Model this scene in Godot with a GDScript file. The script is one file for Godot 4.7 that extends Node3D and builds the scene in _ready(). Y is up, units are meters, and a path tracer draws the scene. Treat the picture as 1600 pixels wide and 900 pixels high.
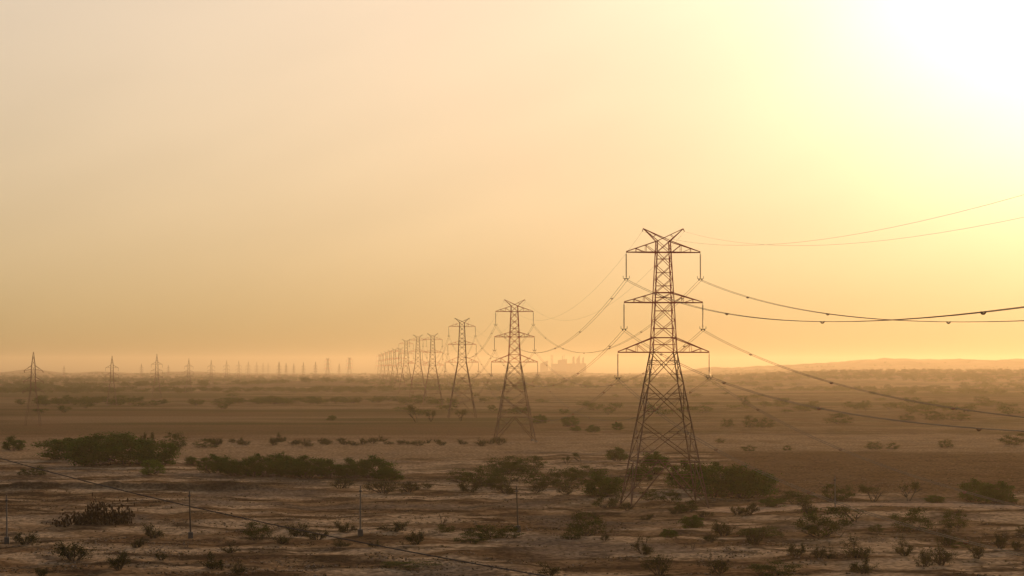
extends Node3D

# Desert plain at low sun: a line of lattice pylons crosses scrubland towards the haze.
# Metres, y up. The lens stands over the origin and looks along -z; "d" below is the distance -z.
const EYE := 20.5
const FOCAL := 3200.0
const PITCH := 0.04
const SUN_AZ := 0.3156
const SUN_EL := 0.2196

var rng := RandomNumberGenerator.new()
var n_broad := FastNoiseLite.new()
var n_mid := FastNoiseLite.new()
var n_fine := FastNoiseLite.new()
var n_rill := FastNoiseLite.new()
var taken := {}
var mats := {}
var angle_mesh: ArrayMesh
var track_pts := PackedVector2Array()


func _ready() -> void:
	camera_and_light()
	setup_noise()
	make_materials()
	make_ground()
	make_track()
	make_main_line()
	make_small_line()
	make_conductors()
	make_overhead_cable()
	make_poles()
	make_plant()
	make_vegetation()
	make_ground_cover()


# ---------------------------------------------------------------- camera, sky, sun, haze
func camera_and_light() -> void:
	var cam := Camera3D.new()
	cam.name = "camera"
	cam.position = Vector3(0, EYE, 0)
	cam.rotation.x = PITCH
	cam.fov = rad_to_deg(2.0 * atan(450.0 / FOCAL))
	cam.near = 0.5
	cam.far = 40000.0
	add_child(cam)
	cam.current = true
	var sun := DirectionalLight3D.new()
	sun.name = "sun"
	sun.light_energy = 0.9
	sun.light_color = Color(1.0, 0.79, 0.52)
	sun.light_angular_distance = 1.2
	sun.shadow_enabled = true
	add_child(sun)
	sun.look_at_from_position(sun_dir() * 100.0, Vector3.ZERO)
	var env := Environment.new()
	env.background_mode = Environment.BG_SKY
	env.tonemap_mode = Environment.TONE_MAPPER_LINEAR
	env.tonemap_exposure = 1.0
	env.sky = Sky.new()
	var pano := PanoramaSkyMaterial.new()
	pano.panorama = sky_picture()
	env.sky.sky_material = pano
	env.volumetric_fog_enabled = true
	env.volumetric_fog_density = 0.000077
	env.volumetric_fog_albedo = Color(1.0, 0.925, 0.82)
	env.volumetric_fog_anisotropy = 0.63
	env.volumetric_fog_length = 12000.0
	env.sdfgi_enabled = true
	env.ssao_enabled = true
	env.ssil_enabled = true
	var we := WorldEnvironment.new()
	we.name = "world_environment"
	we.environment = env
	add_child(we)


func sun_dir() -> Vector3:
	return Vector3(sin(SUN_AZ) * cos(SUN_EL), sin(SUN_EL), -cos(SUN_AZ) * cos(SUN_EL))


# Dusty air lit by a low sun: an aureole round the sun, a slow fall away from it, reddening towards the horizon.
func sky_picture() -> ImageTexture:
	var w := 2048
	var h := 1024
	var im := Image.create_empty(w, h, false, Image.FORMAT_RGBF)
	var s := sun_dir()
	var k0 := Vector3(0.395, 0.585, 0.85)
	var k1 := Vector3(1.30, 0.71, 0.217)
	var k2 := Vector3(2.1, 1.65, 1.84)
	var tau := Vector3(0.026, 0.0560, 0.142)
	var veil := FastNoiseLite.new()
	veil.seed = 8
	veil.frequency = 1.0
	veil.fractal_octaves = 3
	for y in h:
		var el := (0.5 - (y + 0.5) / h) * PI
		var sy := maxf(sin(el), 0.0)
		var tr := Vector3(exp(-tau.x / (sy + 0.08)), exp(-tau.y / (sy + 0.08)), exp(-tau.z / (sy + 0.08)))
		tr *= Vector3.ONE - Vector3(0.52, 0.46, 0.4) * exp(-sy / 0.028) - Vector3(0.16, 0.16, 0.1) * exp(-sy / 0.007)
		for x in w:
			var a := ((x + 0.5) / w - 0.25) * TAU
			var dir := Vector3(cos(a) * cos(el), sin(el), sin(a) * cos(el))
			var th := acos(clampf(dir.dot(s), -1.0, 1.0))
			var c := k0 * (0.22 + 0.78 * exp(-pow(th / 1.1, 2.0))) + k1 * exp(-th / 0.619) + k2 * exp(-pow(th / 0.147, 2.0))
			# thin uneven veils of dust
			c = c * tr * (1.0 + 0.055 * veil.get_noise_3d(dir.x * 4.0 + dir.y * 3.0, dir.y * 16.0 - dir.x * 5.0, dir.z * 4.0))
			im.set_pixel(x, y, Color(c.x, c.y, c.z))
	return ImageTexture.create_from_image(im)


# ---------------------------------------------------------------- reading places off the photograph (1600 x 900)
func ray(px: float, py: float) -> Vector3:
	return Basis(Vector3.RIGHT, PITCH) * Vector3((px - 800.0) / FOCAL, (450.0 - py) / FOCAL, -1.0)


func ground_at(px: float, py: float) -> Vector3:
	var r := ray(px, py)
	var p := Vector3.ZERO
	var h := 0.0
	for i in 4:
		var t := (h - EYE) / minf(r.y, -0.0015)
		p = Vector3(0, EYE, 0) + r * t
		h = ht(p.x, p.z)
	p.y = h
	return p


func at_distance(px: float, py: float, d: float) -> Vector3:
	var r := ray(px, py)
	return Vector3(0, EYE, 0) + r * (d / -r.z)


# ---------------------------------------------------------------- small helpers
func numbered(called: String) -> String:
	if not taken.has(called):
		taken[called] = 0
		return called
	taken[called] += 1
	return "%s_%03d" % [called, taken[called]]


func tag(o: Node, label: String, category: String, group := "", kind := "") -> void:
	o.set_meta("label", label)
	o.set_meta("category", category)
	if group != "":
		o.set_meta("group", group)
	if kind != "":
		o.set_meta("kind", kind)


func root_node(called: String, at: Vector3, turn := 0.0) -> Node3D:
	var o := Node3D.new()
	o.name = numbered(called)
	add_child(o)
	o.position = at
	o.rotation.y = turn
	return o


func part(called: String, mesh: Mesh, m: Material, parent: Node) -> MeshInstance3D:
	var o := MeshInstance3D.new()
	o.name = numbered(called) if parent == self else called
	o.mesh = mesh
	o.material_override = m
	parent.add_child(o, true)
	return o


func tri_mesh(v: PackedVector3Array, c := PackedColorArray()) -> ArrayMesh:
	var n := PackedVector3Array()
	n.resize(v.size())
	for i in range(0, v.size(), 3):
		var q := (v[i + 2] - v[i]).cross(v[i + 1] - v[i]).normalized()
		n[i] = q
		n[i + 1] = q
		n[i + 2] = q
	var a := []
	a.resize(Mesh.ARRAY_MAX)
	a[Mesh.ARRAY_VERTEX] = v
	a[Mesh.ARRAY_NORMAL] = n
	if c.size() == v.size():
		a[Mesh.ARRAY_COLOR] = c
	var m := ArrayMesh.new()
	m.add_surface_from_arrays(Mesh.PRIMITIVE_TRIANGLES, a)
	return m


func quad(v: PackedVector3Array, a: Vector3, b: Vector3, c: Vector3, d: Vector3) -> void:
	v.append(a); v.append(b); v.append(c)
	v.append(a); v.append(c); v.append(d)


# a bar of square section, its two ends closed
func bar(v: PackedVector3Array, a: Vector3, b: Vector3, w: float) -> void:
	var y := (b - a).normalized()
	var x := y.cross(Vector3(0.31, 0.22, 0.92) if absf(y.y) > 0.9 else Vector3.UP).normalized() * w * 0.5
	var z := x.cross(y).normalized() * w * 0.5
	var p := [a - x - z, a + x - z, a + x + z, a - x + z]
	var q := [b - x - z, b + x - z, b + x + z, b - x + z]
	for i in 4:
		var j := (i + 1) % 4
		quad(v, p[i], q[i], q[j], p[j])
	quad(v, p[0], p[1], p[2], p[3])
	quad(v, q[3], q[2], q[1], q[0])


func tube(v: PackedVector3Array, pts: PackedVector3Array, radii: PackedFloat32Array, sides: int) -> void:
	var last := []
	for i in pts.size():
		var dir := (pts[mini(i + 1, pts.size() - 1)] - pts[maxi(i - 1, 0)]).normalized()
		var x := dir.cross(Vector3(0.2, 0.1, 0.97) if absf(dir.y) > 0.9 else Vector3.UP).normalized()
		var z := x.cross(dir).normalized()
		var ring := []
		for k in sides:
			var t := TAU * k / sides
			ring.append(pts[i] + (x * cos(t) + z * sin(t)) * radii[i])
		if i > 0:
			for k in sides:
				var j := (k + 1) % sides
				quad(v, last[k], ring[k], ring[j], last[j])
		last = ring


# profile: (radius, height) pairs turned round the y axis
func lathe(v: PackedVector3Array, prof: PackedVector2Array, sides: int, at := Vector3.ZERO) -> void:
	for i in prof.size() - 1:
		for k in sides:
			var t0 := TAU * k / sides
			var t1 := TAU * (k + 1) / sides
			var u0 := Vector3(cos(t0), 0, sin(t0))
			var u1 := Vector3(cos(t1), 0, sin(t1))
			var a := prof[i]
			var b := prof[i + 1]
			quad(v, at + u0 * a.x + Vector3.UP * a.y, at + u0 * b.x + Vector3.UP * b.y, at + u1 * b.x + Vector3.UP * b.y, at + u1 * a.x + Vector3.UP * a.y)


func box(v: PackedVector3Array, lo: Vector3, hi: Vector3) -> void:
	var p := func(x: int, y: int, z: int) -> Vector3:
		return Vector3(hi.x if x else lo.x, hi.y if y else lo.y, hi.z if z else lo.z)
	quad(v, p.call(0, 0, 0), p.call(0, 1, 0), p.call(1, 1, 0), p.call(1, 0, 0))
	quad(v, p.call(1, 0, 1), p.call(1, 1, 1), p.call(0, 1, 1), p.call(0, 0, 1))
	quad(v, p.call(0, 0, 1), p.call(0, 1, 1), p.call(0, 1, 0), p.call(0, 0, 0))
	quad(v, p.call(1, 0, 0), p.call(1, 1, 0), p.call(1, 1, 1), p.call(1, 0, 1))
	quad(v, p.call(0, 1, 0), p.call(0, 1, 1), p.call(1, 1, 1), p.call(1, 1, 0))
	quad(v, p.call(0, 0, 1), p.call(0, 0, 0), p.call(1, 0, 0), p.call(1, 0, 1))


# ---------------------------------------------------------------- materials
func setup_noise() -> void:
	var set_up := [[n_broad, 11, 1.0 / 55.0, 3], [n_mid, 23, 1.0 / 11.0, 3], [n_fine, 37, 1.0 / 2.6, 2], [n_rill, 41, 1.0 / 26.0, 3]]
	for a in set_up:
		var n: FastNoiseLite = a[0]
		n.seed = a[1]
		n.frequency = a[2]
		n.noise_type = FastNoiseLite.TYPE_SIMPLEX_SMOOTH
		n.fractal_octaves = a[3]
	n_rill.fractal_type = FastNoiseLite.FRACTAL_RIDGED


func linear_color(r: float, g: float, b: float) -> Color:
	return Color(r, g, b).linear_to_srgb()


func plain(r: float, g: float, b: float, rough: float, metal := 0.0) -> StandardMaterial3D:
	var m := StandardMaterial3D.new()
	m.albedo_color = linear_color(r, g, b)
	m.roughness = rough
	m.metallic = metal
	m.cull_mode = BaseMaterial3D.CULL_DISABLED
	return m


func grain(seed_: int, freq: float, octaves: int, lo: float, hi: float, size: int) -> ImageTexture:
	var n := FastNoiseLite.new()
	n.seed = seed_
	n.frequency = freq
	n.fractal_octaves = octaves
	n.noise_type = FastNoiseLite.TYPE_SIMPLEX_SMOOTH
	var im := n.get_seamless_image(size, size)
	im.convert(Image.FORMAT_RGB8)
	for y in size:
		for x in size:
			var k := lerpf(lo, hi, smoothstep(0.15, 0.85, im.get_pixel(x, y).r))
			im.set_pixel(x, y, Color(k, k, k))
	return ImageTexture.create_from_image(im)


func make_materials() -> void:
	var g := StandardMaterial3D.new()
	g.vertex_color_use_as_albedo = true
	g.albedo_texture = grain(5, 0.02, 6, 0.72, 1.0, 1024)
	g.roughness = 0.95
	g.specular_mode = BaseMaterial3D.SPECULAR_DISABLED
	g.heightmap_enabled = true
	g.heightmap_texture = grain(9, 0.03, 6, 0.0, 1.0, 1024)
	g.heightmap_scale = 10.0
	mats.ground = g
	var t: StandardMaterial3D = g.duplicate()
	t.vertex_color_use_as_albedo = true
	t.heightmap_scale = 4.0
	mats.track = t
	mats.steel = plain(0.13, 0.06, 0.045, 0.75)
	mats.red = plain(0.6, 0.1, 0.075, 0.55)
	mats.cable = plain(0.05, 0.042, 0.036, 0.85)
	mats.spacer = plain(0.16, 0.045, 0.02, 0.6)
	mats.porcelain = plain(0.10, 0.05, 0.035, 0.35)
	mats.concrete = plain(0.20, 0.175, 0.15, 0.9)
	mats.tarred = plain(0.06, 0.05, 0.042, 0.9)
	mats.block = plain(0.09, 0.085, 0.08, 0.9)
	mats.plant = plain(0.22, 0.2, 0.18, 0.85)
	mats.bark = plain(0.026, 0.019, 0.013, 0.95)
	mats.drywood = plain(0.11, 0.075, 0.05, 0.9)
	mats.stone = plain(0.17, 0.12, 0.085, 0.9)
	var lf := StandardMaterial3D.new()
	lf.vertex_color_use_as_albedo = true
	lf.roughness = 0.9
	lf.metallic_specular = 0.08
	lf.cull_mode = BaseMaterial3D.CULL_DISABLED
	lf.backlight_enabled = true
	lf.backlight = Color(0.5, 0.56, 0.25)
	mats.leaf = lf
	var dry: StandardMaterial3D = lf.duplicate()
	dry.backlight = Color(0.3, 0.27, 0.2)
	mats.dry = dry


# ---------------------------------------------------------------- ground
func bell(x: float, mid: float, half: float) -> float:
	return exp(-pow((x - mid) / half, 2.0))


func ht(x: float, z: float) -> float:
	var d := -z
	var u := x / maxf(d, 60.0)
	var near := 1.0 - smoothstep(420.0, 1100.0, d)
	var h := 0.0
	if near > 0.0:
		h += (n_broad.get_noise_2d(x, z) * 0.45 + n_mid.get_noise_2d(x, z) * 0.3 + (n_rill.get_noise_2d(x, z) - 0.2) * 0.26 + n_fine.get_noise_2d(x, z) * 0.10) * near
		# earth bank across the open sand
		var along := smoothstep(-125.0, -110.0, x) * (1.0 - smoothstep(-46.0, -34.0, x))
		if along > 0.0:
			h += along * 1.25 * bell(d, 352.0 + n_broad.get_noise_1d(x) * 3.0, 1.7) * (0.8 + 0.5 * n_mid.get_noise_2d(x * 2.0, 7.0))
		# low sandy rise behind the scrub in the middle
		h += 0.8 * bell(d, 428.0, 20.0) * bell(x, 20.0, 26.0)
		var tk := track_gap(x, z)
		if tk < 9.0:
			h = lerpf(n_broad.get_noise_2d(x, z) * 0.3, h, smoothstep(6.0, 9.0, tk))
	if d > 1300.0:
		h += n_broad.get_noise_2d(x * 0.12, z * 0.12) * 2.5 * smoothstep(1300.0, 2400.0, d)
		h += 1.0 * smoothstep(1900.0, 3300.0, d) * smoothstep(-0.13, 0.0, u)
		h += 6.0 * bell(d, 2700.0, 420.0) * bell(u, -0.095, 0.035)
		h += 15.0 * smoothstep(2200.0, 3900.0, d) * smoothstep(0.06, 0.17, u)
	if d > 4500.0:
		var far := 1.05 * smoothstep(5900.0, 7800.0, d) * (1.0 - smoothstep(8600.0, 10900.0, d))
		var ridge := smoothstep(0.07, 0.10, u) * 21.0 + smoothstep(0.10, 0.19, u) * 16.0 + bell(u, 0.19, 0.012) * 4.0 + smoothstep(0.2, 0.3, u) * 12.0
		ridge += bell(u, -0.235, 0.012) * 13.0 + bell(u, -0.2, 0.01) * 8.0 + bell(u, -0.16, 0.02) * 7.0 + bell(u, 0.02, 0.012) * 10.0
		h += far * (ridge + 5.0) * (0.9 + 0.35 * n_broad.get_noise_2d(x * 0.04, 3.0) + 0.3 * n_mid.get_noise_2d(x * 0.09, z * 0.02))
	return h


func track_gap(x: float, z: float) -> float:
	if x < 20.0 or z < -345.0 or z > -265.0:
		return 99.0
	var best := 99.0
	for i in track_pts.size() - 1:
		best = minf(best, Geometry2D.get_closest_point_to_segment(Vector2(x, z), track_pts[i], track_pts[i + 1]).distance_to(Vector2(x, z)))
	return best


func mixc(a: Vector3, b: Vector3, t: float) -> Vector3:
	return a.lerp(b, clampf(t, 0.0, 1.0))


# soil colours, with the earth bank's shade mixed in: pale crust, brown tilth, grey silt, weedy olive
func soil(x: float, z: float) -> Vector3:
	var d := -z
	var nb := n_broad.get_noise_2d(x, z)
	var nm := n_mid.get_noise_2d(x, z)
	var nf := n_fine.get_noise_2d(x * 0.8, z * 0.8)
	var sand := Vector3(0.25, 0.163, 0.094)
	var pale := Vector3(0.42, 0.30, 0.19)
	var brown := Vector3(0.13, 0.074, 0.038)
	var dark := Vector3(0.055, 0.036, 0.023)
	var olive := Vector3(0.085, 0.072, 0.03)
	var silt := Vector3(0.17, 0.13, 0.10)
	var ne := n_mid.get_noise_2d(x * 0.3 + 500.0, z * 0.75)
	var rill := n_rill.get_noise_2d(x * 0.7 + 90.0, z * 2.2)
	var c := mixc(sand, pale, smoothstep(-0.12, 0.22, ne * 0.9 + nb * 0.5 + nf * 0.12))
	c = mixc(c, brown, smoothstep(0.0, 0.3, -ne * 0.8 + nm * 0.5) * 0.7)
	c = mixc(c, dark, smoothstep(0.42, 0.72, rill + nm * 0.3 - nf * 0.15) * 0.85)
	c = mixc(c, dark, smoothstep(0.12, 0.34, nm * 0.7 - nb * 0.4 + nf * 0.2) * 0.6)
	c = mixc(c, dark, bell(d, 351.0 + n_broad.get_noise_1d(x) * 3.0, 2.2) * smoothstep(-125.0, -110.0, x) * (1.0 - smoothstep(-46.0, -34.0, x)) * 0.8)  # shade of the backlit bank face, put into the soil colour
	c = mixc(c, silt, smoothstep(0.15, 0.45, n_broad.get_noise_2d(x + 300.0, z * 1.3)) * 0.7)
	var w := nb * 14.0 + nm * 3.0
	var wf := nb * 40.0
	# tilled field beyond the track
	var f := smoothstep(336.0, 344.0, d + w * 0.3) * (1.0 - smoothstep(490.0, 548.0, d + w * 1.5)) * smoothstep(36.0, 44.0, x - (d - 340.0) * 0.06 + w * 0.4)
	c = mixc(c, mixc(mixc(brown, sand, 0.2 + nm * 0.5), dark, 0.12 + nf * 0.5), f * 0.93)
	# open tan ground round the second pylon
	f = smoothstep(505.0, 525.0, d + w) * (1.0 - smoothstep(640.0, 660.0, d + wf))
	c = mixc(c, mixc(sand, pale, 0.25 + nm), f * 0.7)
	# fields behind it
	f = smoothstep(590.0, 620.0, d + wf) * (1.0 - smoothstep(1000.0, 1060.0, d + wf)) * (1.0 - smoothstep(-20.0, 30.0, x))
	c = mixc(c, mixc(brown, sand, 0.45 + nb * 0.5), f * 0.85)
	f = smoothstep(640.0, 665.0, d + wf)
	c = mixc(c, mixc(mixc(brown, sand, 0.4), olive, 0.3 + nb), f * 0.7)
	# strips of stubble and weeds, one behind the other
	if d + wf > 620.0:
		var field_edge := smoothstep(740.0, 755.0, d + wf)
		var strip := n_mid.get_noise_2d(x * 0.012 + 40.0, log(d) * 62.0)
		c = mixc(c, mixc(sand, pale, 0.3), smoothstep(0.12, 0.4, strip) * 0.5)
		var weeds := n_mid.get_noise_2d(x * 0.02 - 90.0, log(d) * 75.0)
		c = mixc(c, olive, smoothstep(0.05, 0.35, weeds) * 0.8 * field_edge)
	# smooth pale fallow strip behind the thicket and the long bush row
	f = smoothstep(468.0, 480.0, d + w) * (1.0 - smoothstep(548.0, 560.0, d + w)) * (1.0 - smoothstep(-8.0, 10.0, x + w))
	c = mixc(c, mixc(sand, pale, 0.3 + nm * 0.4), f * 0.85)
	# pale wash where water ran
	f = bell(d, 440.0 + nb * 18.0, 26.0) * bell(x, -27.0 + nb * 10.0, 22.0)
	c = mixc(c, pale, f * 0.8)
	f = bell(d, 400.0 + nb * 10.0, 9.0) * smoothstep(-110.0, -80.0, x) * (1.0 - smoothstep(-30.0, -18.0, x))
	c = mixc(c, silt, f * 0.8)
	return c


func make_ground() -> void:
	for p in [[1120, 801], [1180, 796], [1240, 791], [1300, 788.5], [1370, 786.5], [1450, 787], [1530, 791], [1600, 793], [1700, 796], [1800, 800]]:
		var r := ray(p[0], p[1])
		var g := Vector3(0, EYE, 0) + r * (-EYE / r.y)
		track_pts.append(Vector2(g.x, g.z))
	var xs := PackedFloat32Array()
	var step := 0.9
	var x := 0.0
	while x < 118.0:
		xs.append(x)
		x += step
	while x < 6500.0:
		xs.append(x)
		step *= 1.03
		x += step
	var all_x := PackedFloat32Array()
	for i in range(xs.size() - 1, 0, -1):
		all_x.append(-xs[i])
	all_x.append_array(xs)
	var ds := PackedFloat32Array()
	for a in [-900.0, -500.0, -250.0, -100.0, -30.0, 0.0, 25.0, 50.0, 75.0, 95.0, 110.0, 125.0, 135.0, 145.0, 152.0, 158.0, 164.0]:
		ds.append(a)
	var d := 168.0
	step = 0.72
	while d < 11200.0:
		ds.append(d)
		if d > 420.0:
			step *= 1.012
		d += step
	var nx := all_x.size()
	var nz := ds.size()
	var v := PackedVector3Array()
	var c := PackedColorArray()
	var uv := PackedVector2Array()
	var nrm := PackedVector3Array()
	v.resize(nx * nz)
	c.resize(nx * nz)
	uv.resize(nx * nz)
	nrm.resize(nx * nz)
	for j in nz:
		for i in nx:
			var k := j * nx + i
			var px := all_x[i]
			var pz := -ds[j]
			v[k] = Vector3(px, ht(px, pz), pz)
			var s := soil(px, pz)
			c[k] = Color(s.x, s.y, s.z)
			uv[k] = Vector2(px / 23.0, pz / 23.0)
	for j in nz:
		for i in nx:
			var l := v[j * nx + maxi(i - 1, 0)]
			var r := v[j * nx + mini(i + 1, nx - 1)]
			var b := v[maxi(j - 1, 0) * nx + i]
			var f := v[mini(j + 1, nz - 1) * nx + i]
			nrm[j * nx + i] = (r - l).cross(f - b).normalized()
	var idx := PackedInt32Array()
	idx.resize((nx - 1) * (nz - 1) * 6)
	var q := 0
	for j in nz - 1:
		for i in nx - 1:
			var a := j * nx + i
			for o in [a, a + nx, a + nx + 1, a, a + nx + 1, a + 1]:
				idx[q] = o
				q += 1
	var arr := []
	arr.resize(Mesh.ARRAY_MAX)
	arr[Mesh.ARRAY_VERTEX] = v
	arr[Mesh.ARRAY_NORMAL] = nrm
	arr[Mesh.ARRAY_COLOR] = c
	arr[Mesh.ARRAY_TEX_UV] = uv
	arr[Mesh.ARRAY_INDEX] = idx
	var m := ArrayMesh.new()
	m.add_surface_from_arrays(Mesh.PRIMITIVE_TRIANGLES, arr)
	var o := part("ground", m, mats.ground, self)
	tag(o, "dry sandy plain with tilled brown fields and pale washes", "ground", "", "structure")


func make_track() -> void:
	var curve := Curve2D.new()
	for i in track_pts.size():
		var t := (track_pts[mini(i + 1, track_pts.size() - 1)] - track_pts[maxi(i - 1, 0)]) / 6.0
		curve.add_point(track_pts[i], -t, t)
	var pts := curve.get_baked_points()
	var v := PackedVector3Array()
	var c := PackedColorArray()
	var uv := PackedVector2Array()
	var idx := PackedInt32Array()
	var cols := [-5.0, -3.6, -1.9, -1.3, -0.7, 0.0, 0.7, 1.3, 1.9, 3.6, 5.0]
	var n := 0
	var along := 0.0
	var last := pts[0]
	for i in range(0, pts.size(), 4):
		along += pts[i].distance_to(last)
		last = pts[i]
		var dir := (pts[mini(i + 4, pts.size() - 1)] - pts[maxi(i - 4, 0)]).normalized()
		var side := Vector2(-dir.y, dir.x)
		for a in cols:
			var e: float = a
			if absf(e) > 4.0:
				e += n_fine.get_noise_2d(along * 0.3, e * 20.0) * 1.6
			var p := pts[i] + side * e
			var rut := 0.05 if absf(absf(e) - 1.3) < 0.2 else 0.0
			v.append(Vector3(p.x, ht(p.x, p.y) + 0.075 - rut - (0.06 if absf(a) > 4.0 else 0.0), p.y))
			var k := 0.86 + 0.3 * n_mid.get_noise_2d(p.x, p.y) + (0.12 if rut > 0.0 else 0.0)
			c.append(Color(0.46 * k, 0.32 * k, 0.215 * k))
			uv.append(p / 23.0)
		n += 1
	var w := cols.size()
	for i in n - 1:
		for k in w - 1:
			var a := i * w + k
			idx.append_array([a, a + w, a + w + 1, a, a + w + 1, a + 1])
	var st := SurfaceTool.new()
	st.begin(Mesh.PRIMITIVE_TRIANGLES)
	for i in v.size():
		st.set_color(c[i])
		st.set_uv(uv[i])
		st.add_vertex(v[i])
	for i in idx:
		st.add_index(i)
	st.generate_normals()
	var o := part("dirt_track", st.commit(), mats.track, self)
	tag(o, "pale dirt track with two wheel ruts passing the green bushes", "track", "", "structure")


# ---------------------------------------------------------------- pylons of the main line
const LEVELS := [[0.0, 5.9], [23.5, 1.8], [31.0, 1.27], [38.6, 1.0], [40.3, 0.97]]
const ARMS := [[38.6, 40.3, 5.65, 3.9], [31.0, 32.5, 6.0, 3.9], [23.5, 25.7, 6.95, 3.75]]


func half_width(y: float) -> float:
	for i in LEVELS.size() - 1:
		if y <= LEVELS[i + 1][0]:
			return lerpf(LEVELS[i][1], LEVELS[i + 1][1], (y - LEVELS[i][0]) / (LEVELS[i + 1][0] - LEVELS[i][0]))
	return LEVELS[-1][1]


func corner(y: float, k: int) -> Vector3:
	var h := half_width(y)
	return Vector3([-h, h, h, -h][k], y, [h, h, -h, -h][k])


# one rolled steel angle, one metre long, that every lattice member is cut from
func make_angle() -> void:
	var v := PackedVector3Array()
	var o := [Vector2(-0.5, -0.5), Vector2(0.5, -0.5), Vector2(0.5, -0.34), Vector2(-0.34, -0.34), Vector2(-0.34, 0.5), Vector2(-0.5, 0.5)]
	for i in 6:
		var a: Vector2 = o[i]
		var b: Vector2 = o[(i + 1) % 6]
		quad(v, Vector3(a.x, 0, a.y), Vector3(a.x, 1, a.y), Vector3(b.x, 1, b.y), Vector3(b.x, 0, b.y))
	for y in [0.0, 1.0]:
		for t in [[0, 1, 2], [0, 2, 3], [0, 3, 4], [0, 4, 5]]:
			for k in t:
				v.append(Vector3(o[k].x, y, o[k].y))
	angle_mesh = tri_mesh(v)


func member(called: String, a: Vector3, b: Vector3, w: float, m: Material, parent: Node) -> void:
	var o := part(called, angle_mesh, m, parent)
	var y := b - a
	var x := y.cross(Vector3(0.3, 0.2, 0.93) if absf(y.normalized().y) > 0.92 else Vector3.UP).normalized()
	var z := x.cross(y.normalized())
	o.transform = Transform3D(Basis(x * w, y, z * w), a)


func insulator_mesh(length: float) -> ArrayMesh:
	var v := PackedVector3Array()
	var prof := PackedVector2Array([Vector2(0.03, 0.0), Vector2(0.03, -0.25)])
	var y := -0.25
	while y > -length + 0.25:
		prof.append_array([Vector2(0.05, y), Vector2(0.13, y - 0.06), Vector2(0.12, y - 0.09), Vector2(0.05, y - 0.1)])
		y -= 0.17
	prof.append_array([Vector2(0.03, y), Vector2(0.03, -length)])
	lathe(v, prof, 8)
	return tri_mesh(v)


# plate, clamps and upswept guard horns under a string
func yoke_mesh(length: float) -> ArrayMesh:
	var v := PackedVector3Array()
	var y := -length
	box(v, Vector3(-0.32, y - 0.12, -0.04), Vector3(0.32, y, 0.04))
	for s in [-1.0, 1.0]:
		bar(v, Vector3(s * 0.3, y - 0.06, 0), Vector3(s * 0.46, y + 0.02, 0), 0.06)
		bar(v, Vector3(s * 0.46, y - 0.02, 0), Vector3(s * 0.48, y + 0.36, 0), 0.05)
		box(v, Vector3(s * 0.225 - 0.05, y - 0.3, -0.22), Vector3(s * 0.225 + 0.05, y - 0.121, 0.22))
	return tri_mesh(v)


func arm_lines(i: int, s: float) -> Array:
	var a: Array = ARMS[i]
	var tip := Vector3(s * a[2], a[0], 0)
	var wb := half_width(a[0])
	var wt := half_width(a[1])
	var out := []
	for z in [-1.0, 1.0]:
		out.append(["chord", Vector3(s * wb, a[0], z * wb), tip, 0.16])
		out.append(["chord", Vector3(s * wt, a[1], z * wt), tip + Vector3(0, 0.1, 0), 0.13])
	for f in ([0.36, 0.68] if i < 2 else [0.45, 0.75]):
		for z in [-1.0, 1.0]:
			var lo := Vector3(s * wb, a[0], z * wb).lerp(tip, f)
			var up := Vector3(s * wt, a[1], z * wt).lerp(tip, f)
			out.append(["strut", lo, up, 0.07])
			out.append(["strut", Vector3(s * wb, a[0], z * wb).lerp(tip, f - 0.3), up, 0.07])
		var l2 := Vector3(s * wb, a[0], wb).lerp(tip, f)
		out.append(["strut", l2, Vector3(l2.x, l2.y, -l2.z), 0.07])
	return out


func peak_lines(s: float) -> Array:
	var out := []
	var tip := Vector3(s * 3.05, 42.2, 0)
	for z in [-1.0, 1.0]:
		out.append(["chord", Vector3(s * 0.97, 40.3, z * 0.97), tip, 0.12])
		out.append(["chord", Vector3(-s * 0.97, 40.3, z * 0.97), tip, 0.1])
	out.append(["strut", Vector3(s * 1.6, 40.88, 0.66), Vector3(s * 1.1, 41.27, 0.48), 0.06])
	out.append(["strut", Vector3(s * 1.6, 40.88, -0.66), Vector3(s * 1.1, 41.27, -0.48), 0.06])
	out.append(["clamp", tip, tip + Vector3(s * 0.15, -0.45, 0.1), 0.09])
	return out


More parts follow.
